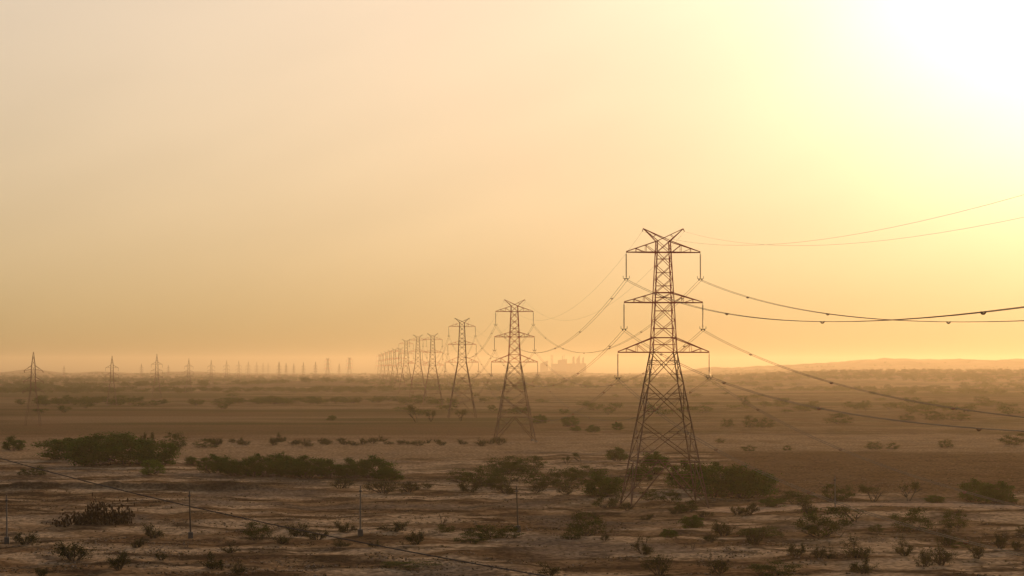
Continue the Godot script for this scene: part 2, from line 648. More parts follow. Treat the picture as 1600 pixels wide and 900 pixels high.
# members of the four faces: [name, from, to, width, red material]
func body_lines() -> Array:
	var out := []
	var nodes := [7.1, 13.1, 18.9, 23.5, 25.7, 28.3, 31.0, 32.5, 34.5, 36.5, 38.6, 40.3]
	for k in 4:
		var j := (k + 1) % 4
		for i in nodes.size() - 1:
			var lo: float = nodes[i]
			var hi: float = nodes[i + 1]
			var w := 0.1 if lo < 20.0 else 0.075
			var red := lo > 23.0
			out.append(["brace", corner(lo, k), corner(hi, j), w, red])
			out.append(["brace", corner(lo, j), corner(hi, k), w, red])
			if i in [3, 4, 6, 7, 10]:
				out.append(["horizontal_strut", corner(lo, k), corner(lo, j), 0.12, red])
			# light struts that stiffen the wide panels
			var rise: float = half_width(lo) / (half_width(lo) + half_width(hi)) * (hi - lo) + lo
			if lo < 23.0:
				out.append(["horizontal_strut", corner(rise, k), corner(rise, j), 0.07, red])
				for s in [[k, j], [j, k]]:
					var low: Vector3 = corner(lo, s[0]).lerp(corner(hi, s[1]), 0.28)
					var top: Vector3 = corner(hi, s[0]).lerp(corner(lo, s[1]), 0.28)
					var quarter := corner(lerpf(lo, hi, 0.28), s[0])
					var upper := corner(lerpf(lo, hi, 0.74), s[0])
					out.append(["light_strut", quarter, low, 0.07, red])
					out.append(["light_strut", upper, top, 0.07, red])
					out.append(["light_strut", low, corner(rise, s[0]), 0.06, red])
					out.append(["light_strut", top, corner(rise, s[0]), 0.06, red])
			elif lo < 38.0:
				out.append(["horizontal_strut", corner(rise, k), corner(rise, j), 0.06, red])
		# the splayed leg panel: two diagonals to the middle of the strut, small struts to each leg
		var mid := (corner(7.1, k) + corner(7.1, j)) * 0.5
		out.append(["horizontal_strut", corner(7.1, k), corner(7.1, j), 0.11, false])
		for s in [k, j]:
			out.append(["brace", corner(0.3, s), mid, 0.15, false])
			for f in [0.35, 0.68]:
				var on_leg := corner(7.1 * f, s)
				var on_brace := corner(0.3, s).lerp(mid, f)
				out.append(["light_strut", on_leg, on_brace, 0.08, false])
				out.append(["light_strut", corner(7.1 * (f + 0.28), s), on_brace, 0.07, false])
	return out


func footing(parent: Node) -> void:
	for k in 4:
		var v := PackedVector3Array()
		var p := corner(0.0, k)
		lathe(v, PackedVector2Array([Vector2(0.55, -1.0), Vector2(0.5, 0.12), Vector2(0.42, 0.2), Vector2(0.0, 0.2)]), 8, Vector3(p.x, 0, p.z))
		part("footing", tri_mesh(v), mats.concrete, parent)


func tower_in_full() -> Node3D:
	var t := root_node("lattice_pylon", Vector3.ZERO)
	footing(t)
	for k in 4:
		member("leg", corner(-0.2, k), corner(23.5, k), 0.18, mats.steel, t)
		member("leg", corner(23.5, k), corner(40.3, k), 0.155, mats.red, t)
	for a in body_lines():
		member(a[0], a[1], a[2], a[3], mats.red if a[4] else mats.steel, t)
	for s in [-1.0, 1.0]:
		for i in 3:
			var arm := Node3D.new()
			arm.name = "crossarm"
			t.add_child(arm, true)
			for a in arm_lines(i, s):
				member(a[0], a[1], a[2], a[3], mats.red, arm)
			var st := part("insulator_string", insulator_mesh(ARMS[i][3]), mats.porcelain, t)
			st.position = Vector3(s * ARMS[i][2], ARMS[i][0] - 0.05, 0)
			part("yoke", yoke_mesh(ARMS[i][3]), mats.cable, st)
		var peak := Node3D.new()
		peak.name = "earth_wire_peak"
		t.add_child(peak, true)
		for a in peak_lines(s):
			member(a[0], a[1], a[2], a[3], mats.red, peak)
	return t


# the same pylon with each face and arm as one part, for those too far off to show single bars
func tower_far() -> Node3D:
	var t := root_node("lattice_pylon", Vector3.ZERO)
	for k in 4:
		var v := PackedVector3Array()
		bar(v, corner(-0.6, k), corner(23.5, k), 0.21)
		bar(v, corner(23.5, k), corner(40.3, k), 0.17)
		part("leg", tri_mesh(v), mats.steel, t)
	var lines := body_lines()
	var per := lines.size() / 4
	for k in 4:
		var v := PackedVector3Array()
		for i in per:
			var a: Array = lines[k * per + i]
			if a[0] != "light_strut":
				bar(v, a[1], a[2], maxf(a[3], 0.09) * 0.75)
		part("face_bracing", tri_mesh(v), mats.steel, t)
	for s in [-1.0, 1.0]:
		for i in 3:
			var v := PackedVector3Array()
			for a in arm_lines(i, s):
				bar(v, a[1], a[2], a[3] * 0.75)
			part("crossarm", tri_mesh(v), mats.red, t)
			var st := part("insulator_string", insulator_mesh(ARMS[i][3]), mats.porcelain, t)
			st.position = Vector3(s * ARMS[i][2], ARMS[i][0] - 0.05, 0)
			part("yoke", yoke_mesh(ARMS[i][3]), mats.cable, st)
		var p := PackedVector3Array()
		for a in peak_lines(s):
			bar(p, a[1], a[2], a[3] * 1.2)
		part("earth_wire_peak", tri_mesh(p), mats.steel, t)
	return t


var line_turn := 0.0
var stations: Array[Vector3] = []
var station_scale: Array[float] = []


# the line runs straight: across at distance d it stands at x = 47.0 - 0.0781 d
func line_x(d: float) -> float:
	return 47.0 - 0.0781 * d


func make_main_line() -> void:
	make_angle()
	line_turn = atan(0.0781)
	var near := tower_in_full()
	var second: Node3D = near.duplicate()
	second.name = numbered("lattice_pylon")
	add_child(second)
	var far := tower_far()
	var px_ := [0.0, 1037.0, 804.0, 722.0, 676.0, 653.0, 634.5, 625.0, 616.6, 610.0, 604.0, 598.0, 593.5]
	var top := [0.0, 355.0, 468.0, 497.0, 521.0, 523.0, 530.0, 543.0, 544.0, 546.5, 549.0, 551.0, 553.0]
	for i in px_.size():
		var d: float = -27.0 if i == 0 else 150483.0 / (px_[i] - 550.0)
		var p := Vector3(line_x(d), 0, -d)
		p.y = ht(p.x, p.z)
		var tall := 42.2
		if i > 1:
			tall = EYE + (578.0 - top[i]) * d / FOCAL - p.y
		var t: Node3D = near
		if i == 2:
			t = second
		elif i == 0:
			t = far
		elif i > 2:
			t = far.duplicate()
			t.name = numbered("lattice_pylon")
			add_child(t)
		t.position = p
		t.rotation.y = line_turn
		t.scale = Vector3.ONE * (tall / 42.2)
		stations.append(p)
		station_scale.append(tall / 42.2)
		var label := "hazy lattice pylon with six crossarms in the receding row of pylons"
		if i == 0:
			label = "lattice pylon carrying the conductors past the scrub"
		elif i == 1:
			label = "tall lattice pylon with red upper body standing among green bushes"
		elif i == 2:
			label = "second pylon of the row on bare tan ground"
		elif i == 3:
			label = "third pylon of the row, beyond the lone acacia trees"
		tag(t, label, "pylon", "pylons of the receding row")


# ---------------------------------------------------------------- the smaller line of single-peaked pylons
func make_small_tower(hanging: bool) -> Node3D:
	var t := root_node("small_pylon", Vector3.ZERO)
	var lv := [[0.0, 3.1], [14.5, 1.05], [24.5, 0.72], [30.0, 0.06]]
	var cn := func(y: float, k: int) -> Vector3:
		var h := 0.06
		for i in 3:
			if y <= lv[i + 1][0]:
				h = lerpf(lv[i][1], lv[i + 1][1], (y - lv[i][0]) / (lv[i + 1][0] - lv[i][0]))
				break
		return Vector3([-h, h, h, -h][k], y, [h, h, -h, -h][k])
	for k in 4:
		var v := PackedVector3Array()
		for i in 3:
			bar(v, cn.call(lv[i][0] - (0.6 if i == 0 else 0.0), k), cn.call(lv[i + 1][0], k), 0.12)
		part("leg", tri_mesh(v), mats.steel, t)
		var b := PackedVector3Array()
		var j := (k + 1) % 4
		var ys := [0.2, 6.0, 10.5, 14.5, 17.0, 19.5, 22.0, 24.5, 26.5, 28.2]
		for i in ys.size() - 1:
			bar(b, cn.call(ys[i], k), cn.call(ys[i + 1], j), 0.05)
			bar(b, cn.call(ys[i], j), cn.call(ys[i + 1], k), 0.05)
			bar(b, cn.call(ys[i + 1], k), cn.call(ys[i + 1], j), 0.05)
		part("face_bracing", tri_mesh(b), mats.steel, t)
	for s in [-1.0, 1.0]:
		for a in [[23.0, 3.7], [18.6, 3.9], [14.5, 4.2]]:
			var v := PackedVector3Array()
			var tip := Vector3(s * a[1], a[0] - (0.0 if hanging else 0.5), 0)
			for z in [-1.0, 1.0]:
				bar(v, Vector3(s * 0.8, a[0], z * 0.75), tip, 0.11)
				bar(v, Vector3(s * 0.75, a[0] + 1.5, z * 0.7), tip, 0.11)
			bar(v, Vector3(s * 2.1, a[0], 0.4), Vector3(s * 1.9, a[0] + 0.95, 0.4), 0.08)
			part("crossarm", tri_mesh(v), mats.steel, t)
			var st := part("insulator_string", insulator_mesh(2.2), mats.porcelain, t)
			st.position = tip
			if not hanging:
				st.rotation = Vector3(1.2, 0, 0)
	return t


func make_small_line() -> void:
	var strain := make_small_tower(false)
	var hung := make_small_tower(true)
	var first := true
	var rows := [[52, 550], [175, 556], [245, 553], [295, 560], [330, 562], [354, 563], [373, 563.5], [388, 564.5], [401, 565.5], [411, 566.5], [419, 567]]
	for i in rows.size():
		var px: float = rows[i][0]
		var d := 750.0 if i == 0 else 373750.0 / (500.0 - px)
		var p := at_distance(px, 578, d)
		p.y = ht(p.x, p.z)
		var t: Node3D
		if i == 0:
			t = strain
		elif first:
			t = hung
			first = false
		else:
			t = hung.duplicate()
			t.name = numbered("small_pylon")
			add_child(t)
		t.position = p
		t.rotation.y = 0.09
		t.scale = Vector3.ONE * ((EYE + (578.0 - rows[i][1]) * d / FOCAL - p.y) / 30.0)
		if i == 0:
			tag(t, "single-peaked pylon with drooping crossarms, nearest its line's bare field", "pylon", "single-peaked pylons of the small line")
		else:
			tag(t, "hazy single-peaked pylon with level crossarms in the far small line", "pylon", "single-peaked pylons of the small line")
	var faint := [[436, 565, 3000], [474, 566, 3600], [493, 565, 3700], [221, 568, 3900], [263, 570, 4400], [100, 571, 4200], [459, 568, 4300], [530, 568, 4600], [447, 567, 4200]]
	for a in faint:
		var t: Node3D = hung.duplicate()
		t.name = numbered("small_pylon")
		add_child(t)
		var p := at_distance(a[0], 578, a[2])
		p.y = ht(p.x, p.z)
		t.position = p
		t.rotation.y = 0.6
		t.scale = Vector3.ONE * ((EYE + (578.0 - a[1]) * a[2] / FOCAL - p.y) / 30.0)
		tag(t, "faint pylon standing alone near the horizon in thick haze", "pylon", "faint pylons along the horizon")
	var src: Node3D = get_node("lattice_pylon_002")
	for a in [[512, 559.5, 3500], [546, 558.5, 3700]]:
		var t: Node3D = src.duplicate()
		t.name = numbered("lattice_pylon")
		add_child(t)
		var p := at_distance(a[0], 578, a[2])
		p.y = ht(p.x, p.z)
		t.position = p
		t.rotation.y = 0.5
		t.scale = Vector3.ONE * ((EYE + (578.0 - a[1]) * a[2] / FOCAL - p.y) / 42.2)
		tag(t, "faint six-armed pylon apart from the row, above the hazy tree belt", "pylon", "faint six-armed pylons on the horizon")


# ---------------------------------------------------------------- conductors
func hang(a: Vector3, b: Vector3, sag: float, t: float) -> Vector3:
	return a.lerp(b, t) - Vector3.UP * (4.0 * sag * t * (1.0 - t))


func cable_mesh(a: Vector3, b: Vector3, sag: float, r: float, off: Vector3, steps: int, from: Vector3) -> ArrayMesh:
	var pts := PackedVector3Array()
	var rad := PackedFloat32Array()
	for i in steps + 1:
		pts.append(hang(a, b, sag, float(i) / steps) + off - from)
		rad.append(r)
	var v := PackedVector3Array()
	tube(v, pts, rad, 5)
	return tri_mesh(v)


func spacer_mesh() -> ArrayMesh:
	var v := PackedVector3Array()
	bar(v, Vector3(-0.3, 0, 0), Vector3(0.3, 0, 0), 0.08)
	var pts := PackedVector3Array()
	var r := PackedFloat32Array()
	for i in 9:
		var t := PI * i / 8.0
		pts.append(Vector3(-cos(t) * 0.24, -sin(t) * 0.2, 0))
		r.append(0.05 + 0.05 * sin(t))
	tube(v, pts, r, 6)
	for s in [-1.0, 1.0]:
		box(v, Vector3(s * 0.225 - 0.06, -0.07, -0.12), Vector3(s * 0.225 + 0.06, 0.07, 0.12))
	return tri_mesh(v)


func make_conductors() -> void:
	var turn := Basis(Vector3.UP, line_turn)
	var sp := spacer_mesh()
	var height_words := ["upper", "middle", "lower"]
	var spans := ["running from the red-topped pylon over the dirt track", "between the red-topped pylon and the second pylon", "between the second and third pylons", "beyond the third pylon", "beyond the fourth pylon"]
	for n in 5:
		var ka := station_scale[n]
		var kb := station_scale[n + 1]
		var span := stations[n].distance_to(stations[n + 1])
		var sag := 10.15 if n == 0 else 9.7 * pow(span / 289.0, 2.0)
		for s in [-1.0, 1.0]:
			var side := "sunward" if s > 0.0 else "shaded"
			for i in 3:
				var drop: float = ARMS[i][0] - ARMS[i][3] - 0.27
				var a: Vector3 = stations[n] + turn * Vector3(s * ARMS[i][2], drop, 0) * ka
				var b: Vector3 = stations[n + 1] + turn * Vector3(s * ARMS[i][2], drop, 0) * kb
				var o := root_node("twin_conductor", b)
				var r: float = [0.026, 0.022, 0.026, 0.026, 0.026][n]
				var ax := turn.x
				for w in [-1.0, 1.0]:
					part("cable", cable_mesh(a, b, sag, r, ax * 0.225 * w, 48 if n < 2 else 24, b), mats.cable, o)
				var from := 37.0
				while from < span - 12.0 and n < 4:
					var t := 1.0 - from / span
					var q := part("spacer", sp, mats.spacer, o)
					q.position = hang(a, b, sag, t) - b
					q.basis = turn.scaled(Vector3.ONE * 0.64)
					from += 46.0
				tag(o, "%s-side twin conductor, %s crossarm, %s" % [side, height_words[i], spans[n]], "conductor", "twin conductors of the pylon row")
			var c: Vector3 = stations[n] + turn * Vector3(s * 3.2, 41.75, 0.1) * ka
			var e: Vector3 = stations[n + 1] + turn * Vector3(s * 3.2, 41.75, 0.1) * kb
			var g := part("earth_wire", cable_mesh(c, e, sag * 0.97, 0.010 if n < 2 else 0.012, Vector3.ZERO, 40, e), mats.cable, self)
			g.position = e
			tag(g, "thin earth wire of the %s peak, %s" % [side, spans[n]], "earth wire", "thin earth wires of the pylon row")


# a dark cable that crosses the sand between two poles of its own
func make_overhead_cable() -> void:
	var p0 := at_distance(-20, 697, 108.0)
	var p1 := at_distance(690, 902, 76.0)
	var dir := (p1 - p0)
	dir.y = 0.0
	var len_ := dir.length()
	dir /= len_
	var a := p0 - dir * 22.0 + Vector3(0, 1.75, 0)
	var b := p1 + dir * 30.0 + Vector3(0, 0.2, 0)
	var m := (a + b) * 0.5
	var sag := m.y - (p0.y + p1.y) * 0.5 + 0.35
	var o := part("overhead_cable", cable_mesh(a, b, sag, 0.024, Vector3.ZERO, 40, a), mats.cable, self)
	o.position = a
	tag(o, "single dark cable sagging over the sand near the earth bank", "cable")
	for p in [a, b]:
		var g := Vector3(p.x, ht(p.x, p.z), p.z)
		var t := root_node("cable_pole", g)
		var v := PackedVector3Array()
		tube(v, PackedVector3Array([Vector3(0, -0.5, 0), Vector3(0, 5, 0), Vector3(0, p.y - g.y + 0.4, 0)]), PackedFloat32Array([0.2, 0.17, 0.12]), 10)
		part("shaft", tri_mesh(v), mats.concrete, t)
		var k := PackedVector3Array()
		lathe(k, PackedVector2Array([Vector2(0.04, 0.0), Vector2(0.09, 0.05), Vector2(0.09, 0.2), Vector2(0.0, 0.24)]), 8, Vector3(0, p.y - g.y - 0.2, 0.14))
		part("insulator", tri_mesh(k), mats.porcelain, t)
		tag(t, "slim concrete pole holding up the single dark cable", "pole", "poles of the single cable")


# ---------------------------------------------------------------- short poles on the sand
func make_poles() -> void:
	var list := [[11, 776, 849, 1, -0.02], [298, 769, 841, 1, -0.035], [563, 762, 837, 1, 0.0], [809.5, 762, 831, 1, -0.035], [1305, 745, 799, 0, 0.0]]
	var words := ["concrete pole on a dark block by the earth bank", "dark leaning pole on a block beside the dry brush heap", "pale pole on a dark block past the long green thicket", "leaning pole on a square block in front of the middle scrub", "slender pole with a small side arm at the dirt track"]
	for i in list.size():
		var a: Array = list[i]
		var g := ground_at(a[0], a[2])
		var h: float = (a[2] - a[1]) * -g.z / FOCAL
		var t := root_node("short_pole", g)
		t.rotation.z = a[4] * -1.0
		var v := PackedVector3Array()
		tube(v, PackedVector3Array([Vector3(0, -0.4, 0), Vector3(0, h * 0.5, 0), Vector3(0, h, 0)]), PackedFloat32Array([0.11, 0.09, 0.07]), 8)
		part("shaft", tri_mesh(v), mats.concrete if i in [0, 2, 4] else mats.tarred, t)
		var k := PackedVector3Array()
		lathe(k, PackedVector2Array([Vector2(0.1, h - 0.62), Vector2(0.17, h - 0.58), Vector2(0.17, h - 0.4), Vector2(0.09, h - 0.36)]), 8)
		part("collar", tri_mesh(k), mats.block, t)
		var c := PackedVector3Array()
		lathe(c, PackedVector2Array([Vector2(0.05, h), Vector2(0.1, h + 0.05), Vector2(0.06, h + 0.2), Vector2(0.0, h + 0.22)]), 8)
		part("insulator", tri_mesh(c), mats.porcelain, t)
		if a[3] == 1:
			var b := PackedVector3Array()
			var w := 0.3
			lathe(b, PackedVector2Array([Vector2(w * 1.5, -0.3), Vector2(w * 1.4, 0.68), Vector2(w * 1.25, 0.76), Vector2(0.08, 0.78)]), 4)
			var o := part("block", tri_mesh(b), mats.block, t)
			o.rotation.y = PI / 4 + 0.15
		else:
			var s := PackedVector3Array()
			bar(s, Vector3(-0.7, h - 0.95, 0), Vector3(0.1, h - 0.95, 0), 0.07)
			bar(s, Vector3(-0.1, h + 0.02, 0), Vector3(0.35, h + 0.02, 0), 0.06)
			part("side_arm", tri_mesh(s), mats.steel, t)
		tag(t, words[i], "pole", "short poles standing on the sand")


# ---------------------------------------------------------------- works on the horizon
func make_plant() -> void:
	var d := 9500.0
	var m := d / FOCAL
	var floor_y := ht(at_distance(888, 578, d).x, -d)
	var stack := func(px: float, top: float, r: float, label: String) -> void:
		var p := at_distance(px, 578, d)
		p.y = ht(p.x, p.z) - 1.0
		var t := root_node("chimney", p)
		var h: float = EYE + (578.0 - top) * m - p.y
		var v := PackedVector3Array()
		lathe(v, PackedVector2Array([Vector2(r * 1.5, 0), Vector2(r, h * 0.96)]), 12)
		part("shaft", tri_mesh(v), mats.plant, t)
		var k := PackedVector3Array()
		lathe(k, PackedVector2Array([Vector2(r, h * 0.955), Vector2(r * 1.25, h * 0.96), Vector2(r * 1.25, h), Vector2(r * 0.8, h)]), 12)
		part("rim", tri_mesh(k), mats.plant, t)
		tag(t, label, "chimney", "chimneys of the works on the horizon")
	var hall := func(x0: float, x1: float, top: float, back: float, called: String, label: String, cat: String, slope: float) -> void:
		var p := at_distance((x0 + x1) * 0.5, 578, d + back)
		p.y = ht(p.x, p.z) - 2.0
		var t := root_node(called, p)
		var w: float = (x1 - x0) * m * 0.5
		var h: float = EYE + (578.0 - top) * m - p.y
		var v := PackedVector3Array()
		box(v, Vector3(-w, 0, -14), Vector3(w, h * (1.0 - slope), 14))
		part("walls", tri_mesh(v), mats.plant, t)
		var r := PackedVector3Array()
		quad(r, Vector3(-w, h * (1.0 - slope), 14), Vector3(w, h, 14), Vector3(w, h, -14), Vector3(-w, h * (1.0 - slope), -14))
		for z in [-14.0, 14.0]:
			r.append_array([Vector3(-w, h * (1.0 - slope), z), Vector3(w, h * (1.0 - slope), z), Vector3(w, h, z)])
		quad(r, Vector3(w, h * (1.0 - slope), -14), Vector3(w, h, -14), Vector3(w, h, 14), Vector3(w, h * (1.0 - slope), 14))
		part("roof", tri_mesh(r), mats.plant, t)
		tag(t, label, cat, "buildings of the works on the horizon")
	stack.call(861.4, 554.0, 1.5, "first of two tall close-set chimneys at the hazy works")
	stack.call(863.7, 555.2, 1.4, "second of two tall close-set chimneys at the hazy works")
	hall.call(871.5, 885.7, 561.0, 0.0, "boiler_house", "wide hazy boiler house under a slim chimney", "factory", 0.08)
	stack.call(878.8, 555.7, 1.8, "stubby chimney over the boiler house roof on the horizon")
	stack.call(881.5, 553.9, 1.2, "slim chimney over the boiler house roof on the horizon")
	hall.call(894.4, 897.8, 556.2, 0.0, "silo_tower", "narrow flat-topped tower at the hazy works", "tower", 0.06)
	hall.call(900.7, 906.0, 554.2, 20.0, "preheater_tower", "broad slope-topped tower, highest block of the hazy works", "tower", 0.22)
	hall.call(910.0, 912.4, 557.0, 0.0, "lift_tower", "thin tower standing last among the hazy works", "tower", 0.1)
	hall.call(862.0, 916.0, 567.5, 50.0, "factory_hall", "long low hall along the foot of the hazy works", "factory", 0.06)
	hall.call(844.0, 856.0, 563.0, 120.0, "storage_hall", "low separate hall before the twin chimneys of the works", "factory", 0.25)


# ---------------------------------------------------------------- plants
func leaf_quad(v: PackedVector3Array, c: PackedColorArray, at: Vector3, size: float, col: Color) -> void:
	var a := Vector3(rng.randfn(), rng.randfn(), rng.randfn()).normalized()
	var b := a.cross(Vector3(rng.randfn(), rng.randfn(), rng.randfn())).normalized()
	var s := size * rng.randf_range(0.6, 1.3)
	quad(v, at - a * s * 0.5, at + b * s * 0.33, at + a * s * 0.5, at - b * s * 0.33)
	for i in 6:
		c.append(col)


func tint(base: Vector3, spread: float) -> Color:
	var k := 1.0 + rng.randf_range(-spread, spread)
	var w := rng.randf_range(-spread, spread) * 0.35
	return Color(base.x * k * (1.0 + w), base.y * k, base.z * k * (1.0 - w))


func branch(bv: PackedVector3Array, tips: Array, from: Vector3, dir: Vector3, length: float, r: float, level: int, spread: float) -> void:
	var pts := PackedVector3Array([from])
	var rad := PackedFloat32Array([r])
	var p := from
	var dd := dir
	for i in 4:
		dd = (dd + Vector3(rng.randfn(), rng.randfn() * 0.5, rng.randfn()) * 0.16 + Vector3(0, 0.02 * level - 0.03, 0)).normalized()
		p += dd * length / 4.0
		pts.append(p)
		rad.append(lerpf(r, r * 0.45, (i + 1) / 4.0))
	tube(bv, pts, rad, 3)
	if level == 0:
		for i in range(1, 5):
			tips.append(pts[i])
		return
	var kids := rng.randi_range(3, 4)
	for k in kids:
		var f := rng.randf_range(0.35, 1.0)
		var o := pts[0].lerp(pts[4], f)
		o = pts[clampi(int(f * 4.0), 1, 4)]
		var out := (dd + Vector3(rng.randfn() * spread, rng.randf_range(-0.15, 0.5) * spread, rng.randfn() * spread)).normalized()
		branch(bv, tips, o, out, length * rng.randf_range(0.5, 0.75), r * 0.5, level - 1, spread)


# all plants are made one metre wide and one metre high and scaled where they stand
func fit_unit(v: PackedVector3Array, w: PackedVector3Array) -> void:
	var hs := PackedFloat32Array()
	var ws := PackedFloat32Array()
	for p in (w if w.size() > 600 else v):
		hs.append(p.y)
		ws.append(Vector2(p.x, p.z).length())
	hs.sort()
	ws.sort()
	var hi := hs[int(hs.size() * 0.985)]
	var wide := ws[int(ws.size() * 0.95)]
	var s := Vector3(0.5 / wide, 1.0 / hi, 0.5 / wide)
	for i in v.size():
		v[i] = v[i] * s
	for i in w.size():
		w[i] = w[i] * s


func make_plant_pair(kind: String, seed_: int) -> Array:
	rng.seed = seed_
	var bv := PackedVector3Array()
	var lv := PackedVector3Array()
	var lc := PackedColorArray()
	var tips := []
	match kind:
		"thorn":
			for k in rng.randi_range(6, 9):
				var a := TAU * k / 7.0 + rng.randf_range(-0.4, 0.4)
				var lean := rng.randf_range(0.35, 1.1)
				branch(bv, tips, Vector3(cos(a) * 0.03, -0.06, sin(a) * 0.03), Vector3(cos(a) * lean, 0.75, sin(a) * lean).normalized(), rng.randf_range(0.32, 0.46), 0.021, 2, 0.6)
			for t in tips:
				for i in 6:
					leaf_quad(lv, lc, t + Vector3(rng.randfn(), rng.randfn(), rng.randfn()) * 0.036, 0.03, tint(Vector3(0.026, 0.034, 0.007), 0.35))
		"acacia":
			for k in rng.randi_range(2, 4):
				var a := TAU * k / 3.0 + rng.randf_range(-0.5, 0.5)
				branch(bv, tips, Vector3(cos(a) * 0.02, -0.06, sin(a) * 0.02), Vector3(cos(a) * 0.65, 0.8, sin(a) * 0.65).normalized(), rng.randf_range(0.42, 0.52), 0.03, 2, 0.62)
			for t in tips:
				if t.y < 0.36:
					continue
				for i in 38:
					leaf_quad(lv, lc, t + Vector3(rng.randfn() * 1.2, rng.randfn() * 0.6, rng.randfn() * 1.2) * 0.06, 0.042, tint(Vector3(0.03, 0.042, 0.009), 0.3))
		"green", "olive", "fresh":
			for k in 8:
				var a := TAU * k / 8.0 + rng.randf_range(-0.4, 0.4)
				var lean := rng.randf_range(0.2, 1.2)
				branch(bv, tips, Vector3(cos(a) * 0.06, -0.06, sin(a) * 0.06), Vector3(cos(a) * lean, 0.7, sin(a) * lean).normalized(), rng.randf_range(0.26, 0.38), 0.018, 1, 0.7)
			var full := kind != "olive"
			var col_of := {"green": Vector3(0.036, 0.078, 0.004), "fresh": Vector3(0.085, 0.14, 0.012), "olive": Vector3(0.03, 0.048, 0.005)}
			var base: Vector3 = col_of[kind]
			for k in 46 if full else 36:
				var a := rng.randf() * TAU
				var rr := sqrt(rng.randf()) * 0.42
				var up := 1.0 - pow(rr / 0.5, 2.0)
				var at := Vector3(cos(a) * rr, rng.randf_range(0.1, 0.42 + 0.5 * up), sin(a) * rr)
				var shade := 1.0 + rng.randf_range(-0.25, 0.25)
				var size := rng.randf_range(0.07, 0.13)
				for i in 170 if full else 90:
					var q := Vector3(rng.randfn(), rng.randfn() * 0.8, rng.randfn()) * size * 0.62
					if at.y + q.y > 0.0:
						leaf_quad(lv, lc, at + q, 0.038, tint(base * shade, 0.28))
		"brush":
			for k in 26:
				var x := rng.randf_range(-0.45, 0.45)
				var a := rng.randf() * TAU
				branch(bv, tips, Vector3(x, -0.02, rng.randf_range(-0.18, 0.18)), Vector3(cos(a), rng.randf_range(0.2, 0.9), sin(a)).normalized(), rng.randf_range(0.12, 0.22), 0.008, 1, 0.9)
			for t in tips:
				for i in 5:
					leaf_quad(lv, lc, t + Vector3(rng.randfn(), rng.randfn() * 0.6, rng.randfn()) * 0.035, 0.032, tint(Vector3(0.05, 0.032, 0.019), 0.3))
		"dead":
			for k in 3:
				var a := rng.randf() * TAU
				branch(bv, tips, Vector3(cos(a) * 0.03, -0.05, sin(a) * 0.03), Vector3(cos(a) * 0.7, 0.7, sin(a) * 0.7).normalized(), 0.5, 0.035, 1, 0.6)
			for t in tips:
				leaf_quad(lv, lc, t, 0.03, tint(Vector3(0.06, 0.045, 0.03), 0.3))
		"far":
			for k in 3:
				branch(bv, tips, Vector3(0, -0.06, 0), Vector3(rng.randfn() * 0.4, 0.8, rng.randfn() * 0.4).normalized(), 0.4, 0.03, 0, 0.6)
			for k in 22:
				var a := rng.randf() * TAU
				var rr := sqrt(rng.randf()) * 0.4
				var at := Vector3(cos(a) * rr, rng.randf_range(0.15, 0.95 - rr * 0.7), sin(a) * rr)
				for i in 44:
					var q := Vector3(rng.randfn(), rng.randfn() * 0.8, rng.randfn()) * 0.075
					if at.y + q.y > 0.0:
						leaf_quad(lv, lc, at + q, 0.062, tint(Vector3(0.042, 0.066, 0.005), 0.3))
	fit_unit(bv, lv)
	return [tri_mesh(bv), tri_mesh(lv, lc)]


var stock := {}


func plant_pair(kind: String, i: int) -> Array:
	if not stock.has(kind):
		stock[kind] = []
		var many: int = {"thorn": 7, "acacia": 4, "green": 6, "olive": 5, "fresh": 2, "brush": 2, "dead": 3, "far": 5}[kind]
		for k in many:
			stock[kind].append(make_plant_pair(kind, hash(kind) % 1000 + k * 17 + 3))
	return stock[kind][i % stock[kind].size()]


var planted := 0
const PLANT_NAMES := {"thorn": "thorn_shrub", "acacia": "acacia_tree", "green": "green_bush", "olive": "olive_bush", "fresh": "yellow_green_bush", "brush": "brush_heap", "dead": "dead_stump", "far": "field_bush"}


func grow(kind: String, p: Vector3, w: float, h: float, label: String, group: String) -> Node3D:
	planted += 1
	var turn := fposmod(planted * 2.399, TAU)
	var t := root_node(PLANT_NAMES[kind], p, turn if kind != "brush" else 0.35)
	t.scale = Vector3(w, h, w)
	var pair := plant_pair(kind, planted * 7 + planted / 5)
	part("trunk" if kind == "acacia" else "stems", pair[0], mats.bark if kind != "dead" and kind != "brush" else mats.drywood, t)
	part("crown" if kind == "acacia" else "foliage", pair[1], mats.leaf if kind not in ["brush", "dead"] else mats.dry, t)
	tag(t, label, {"acacia": "tree", "brush": "brush heap", "dead": "stump"}.get(kind, "bush"), group)
	return t


func grow_px(kind: String, a: Array, label: String, group: String) -> void:
	var p := ground_at(a[0], a[1])
	var m := -p.z / FOCAL
	p.y -= 0.04
	grow(kind, p, a[2] * m, maxf(a[3] * m, 0.3), label, group)


# look-alikes of one patch; the broadest and the smallest of a patch can be told from the rest
func grow_set(kind: String, list: Array, label: String, group: String) -> void:
	var big := 0
	var small := 0
	var size := func(k: int) -> float:
		var a: Array = list[k]
		return a[2] * a[3] / pow(a[1] - 578.0, 2.0)
	for k in list.size():
		if size.call(k) > size.call(big):
			big = k
		if size.call(k) < size.call(small):
			small = k
	for k in list.size():
		var words := label
		if k == big:
			words = "largest of its patch: " + label
		elif k == small:
			words = "smallest of its patch: " + label
		grow_px(kind, list[k], words, group)


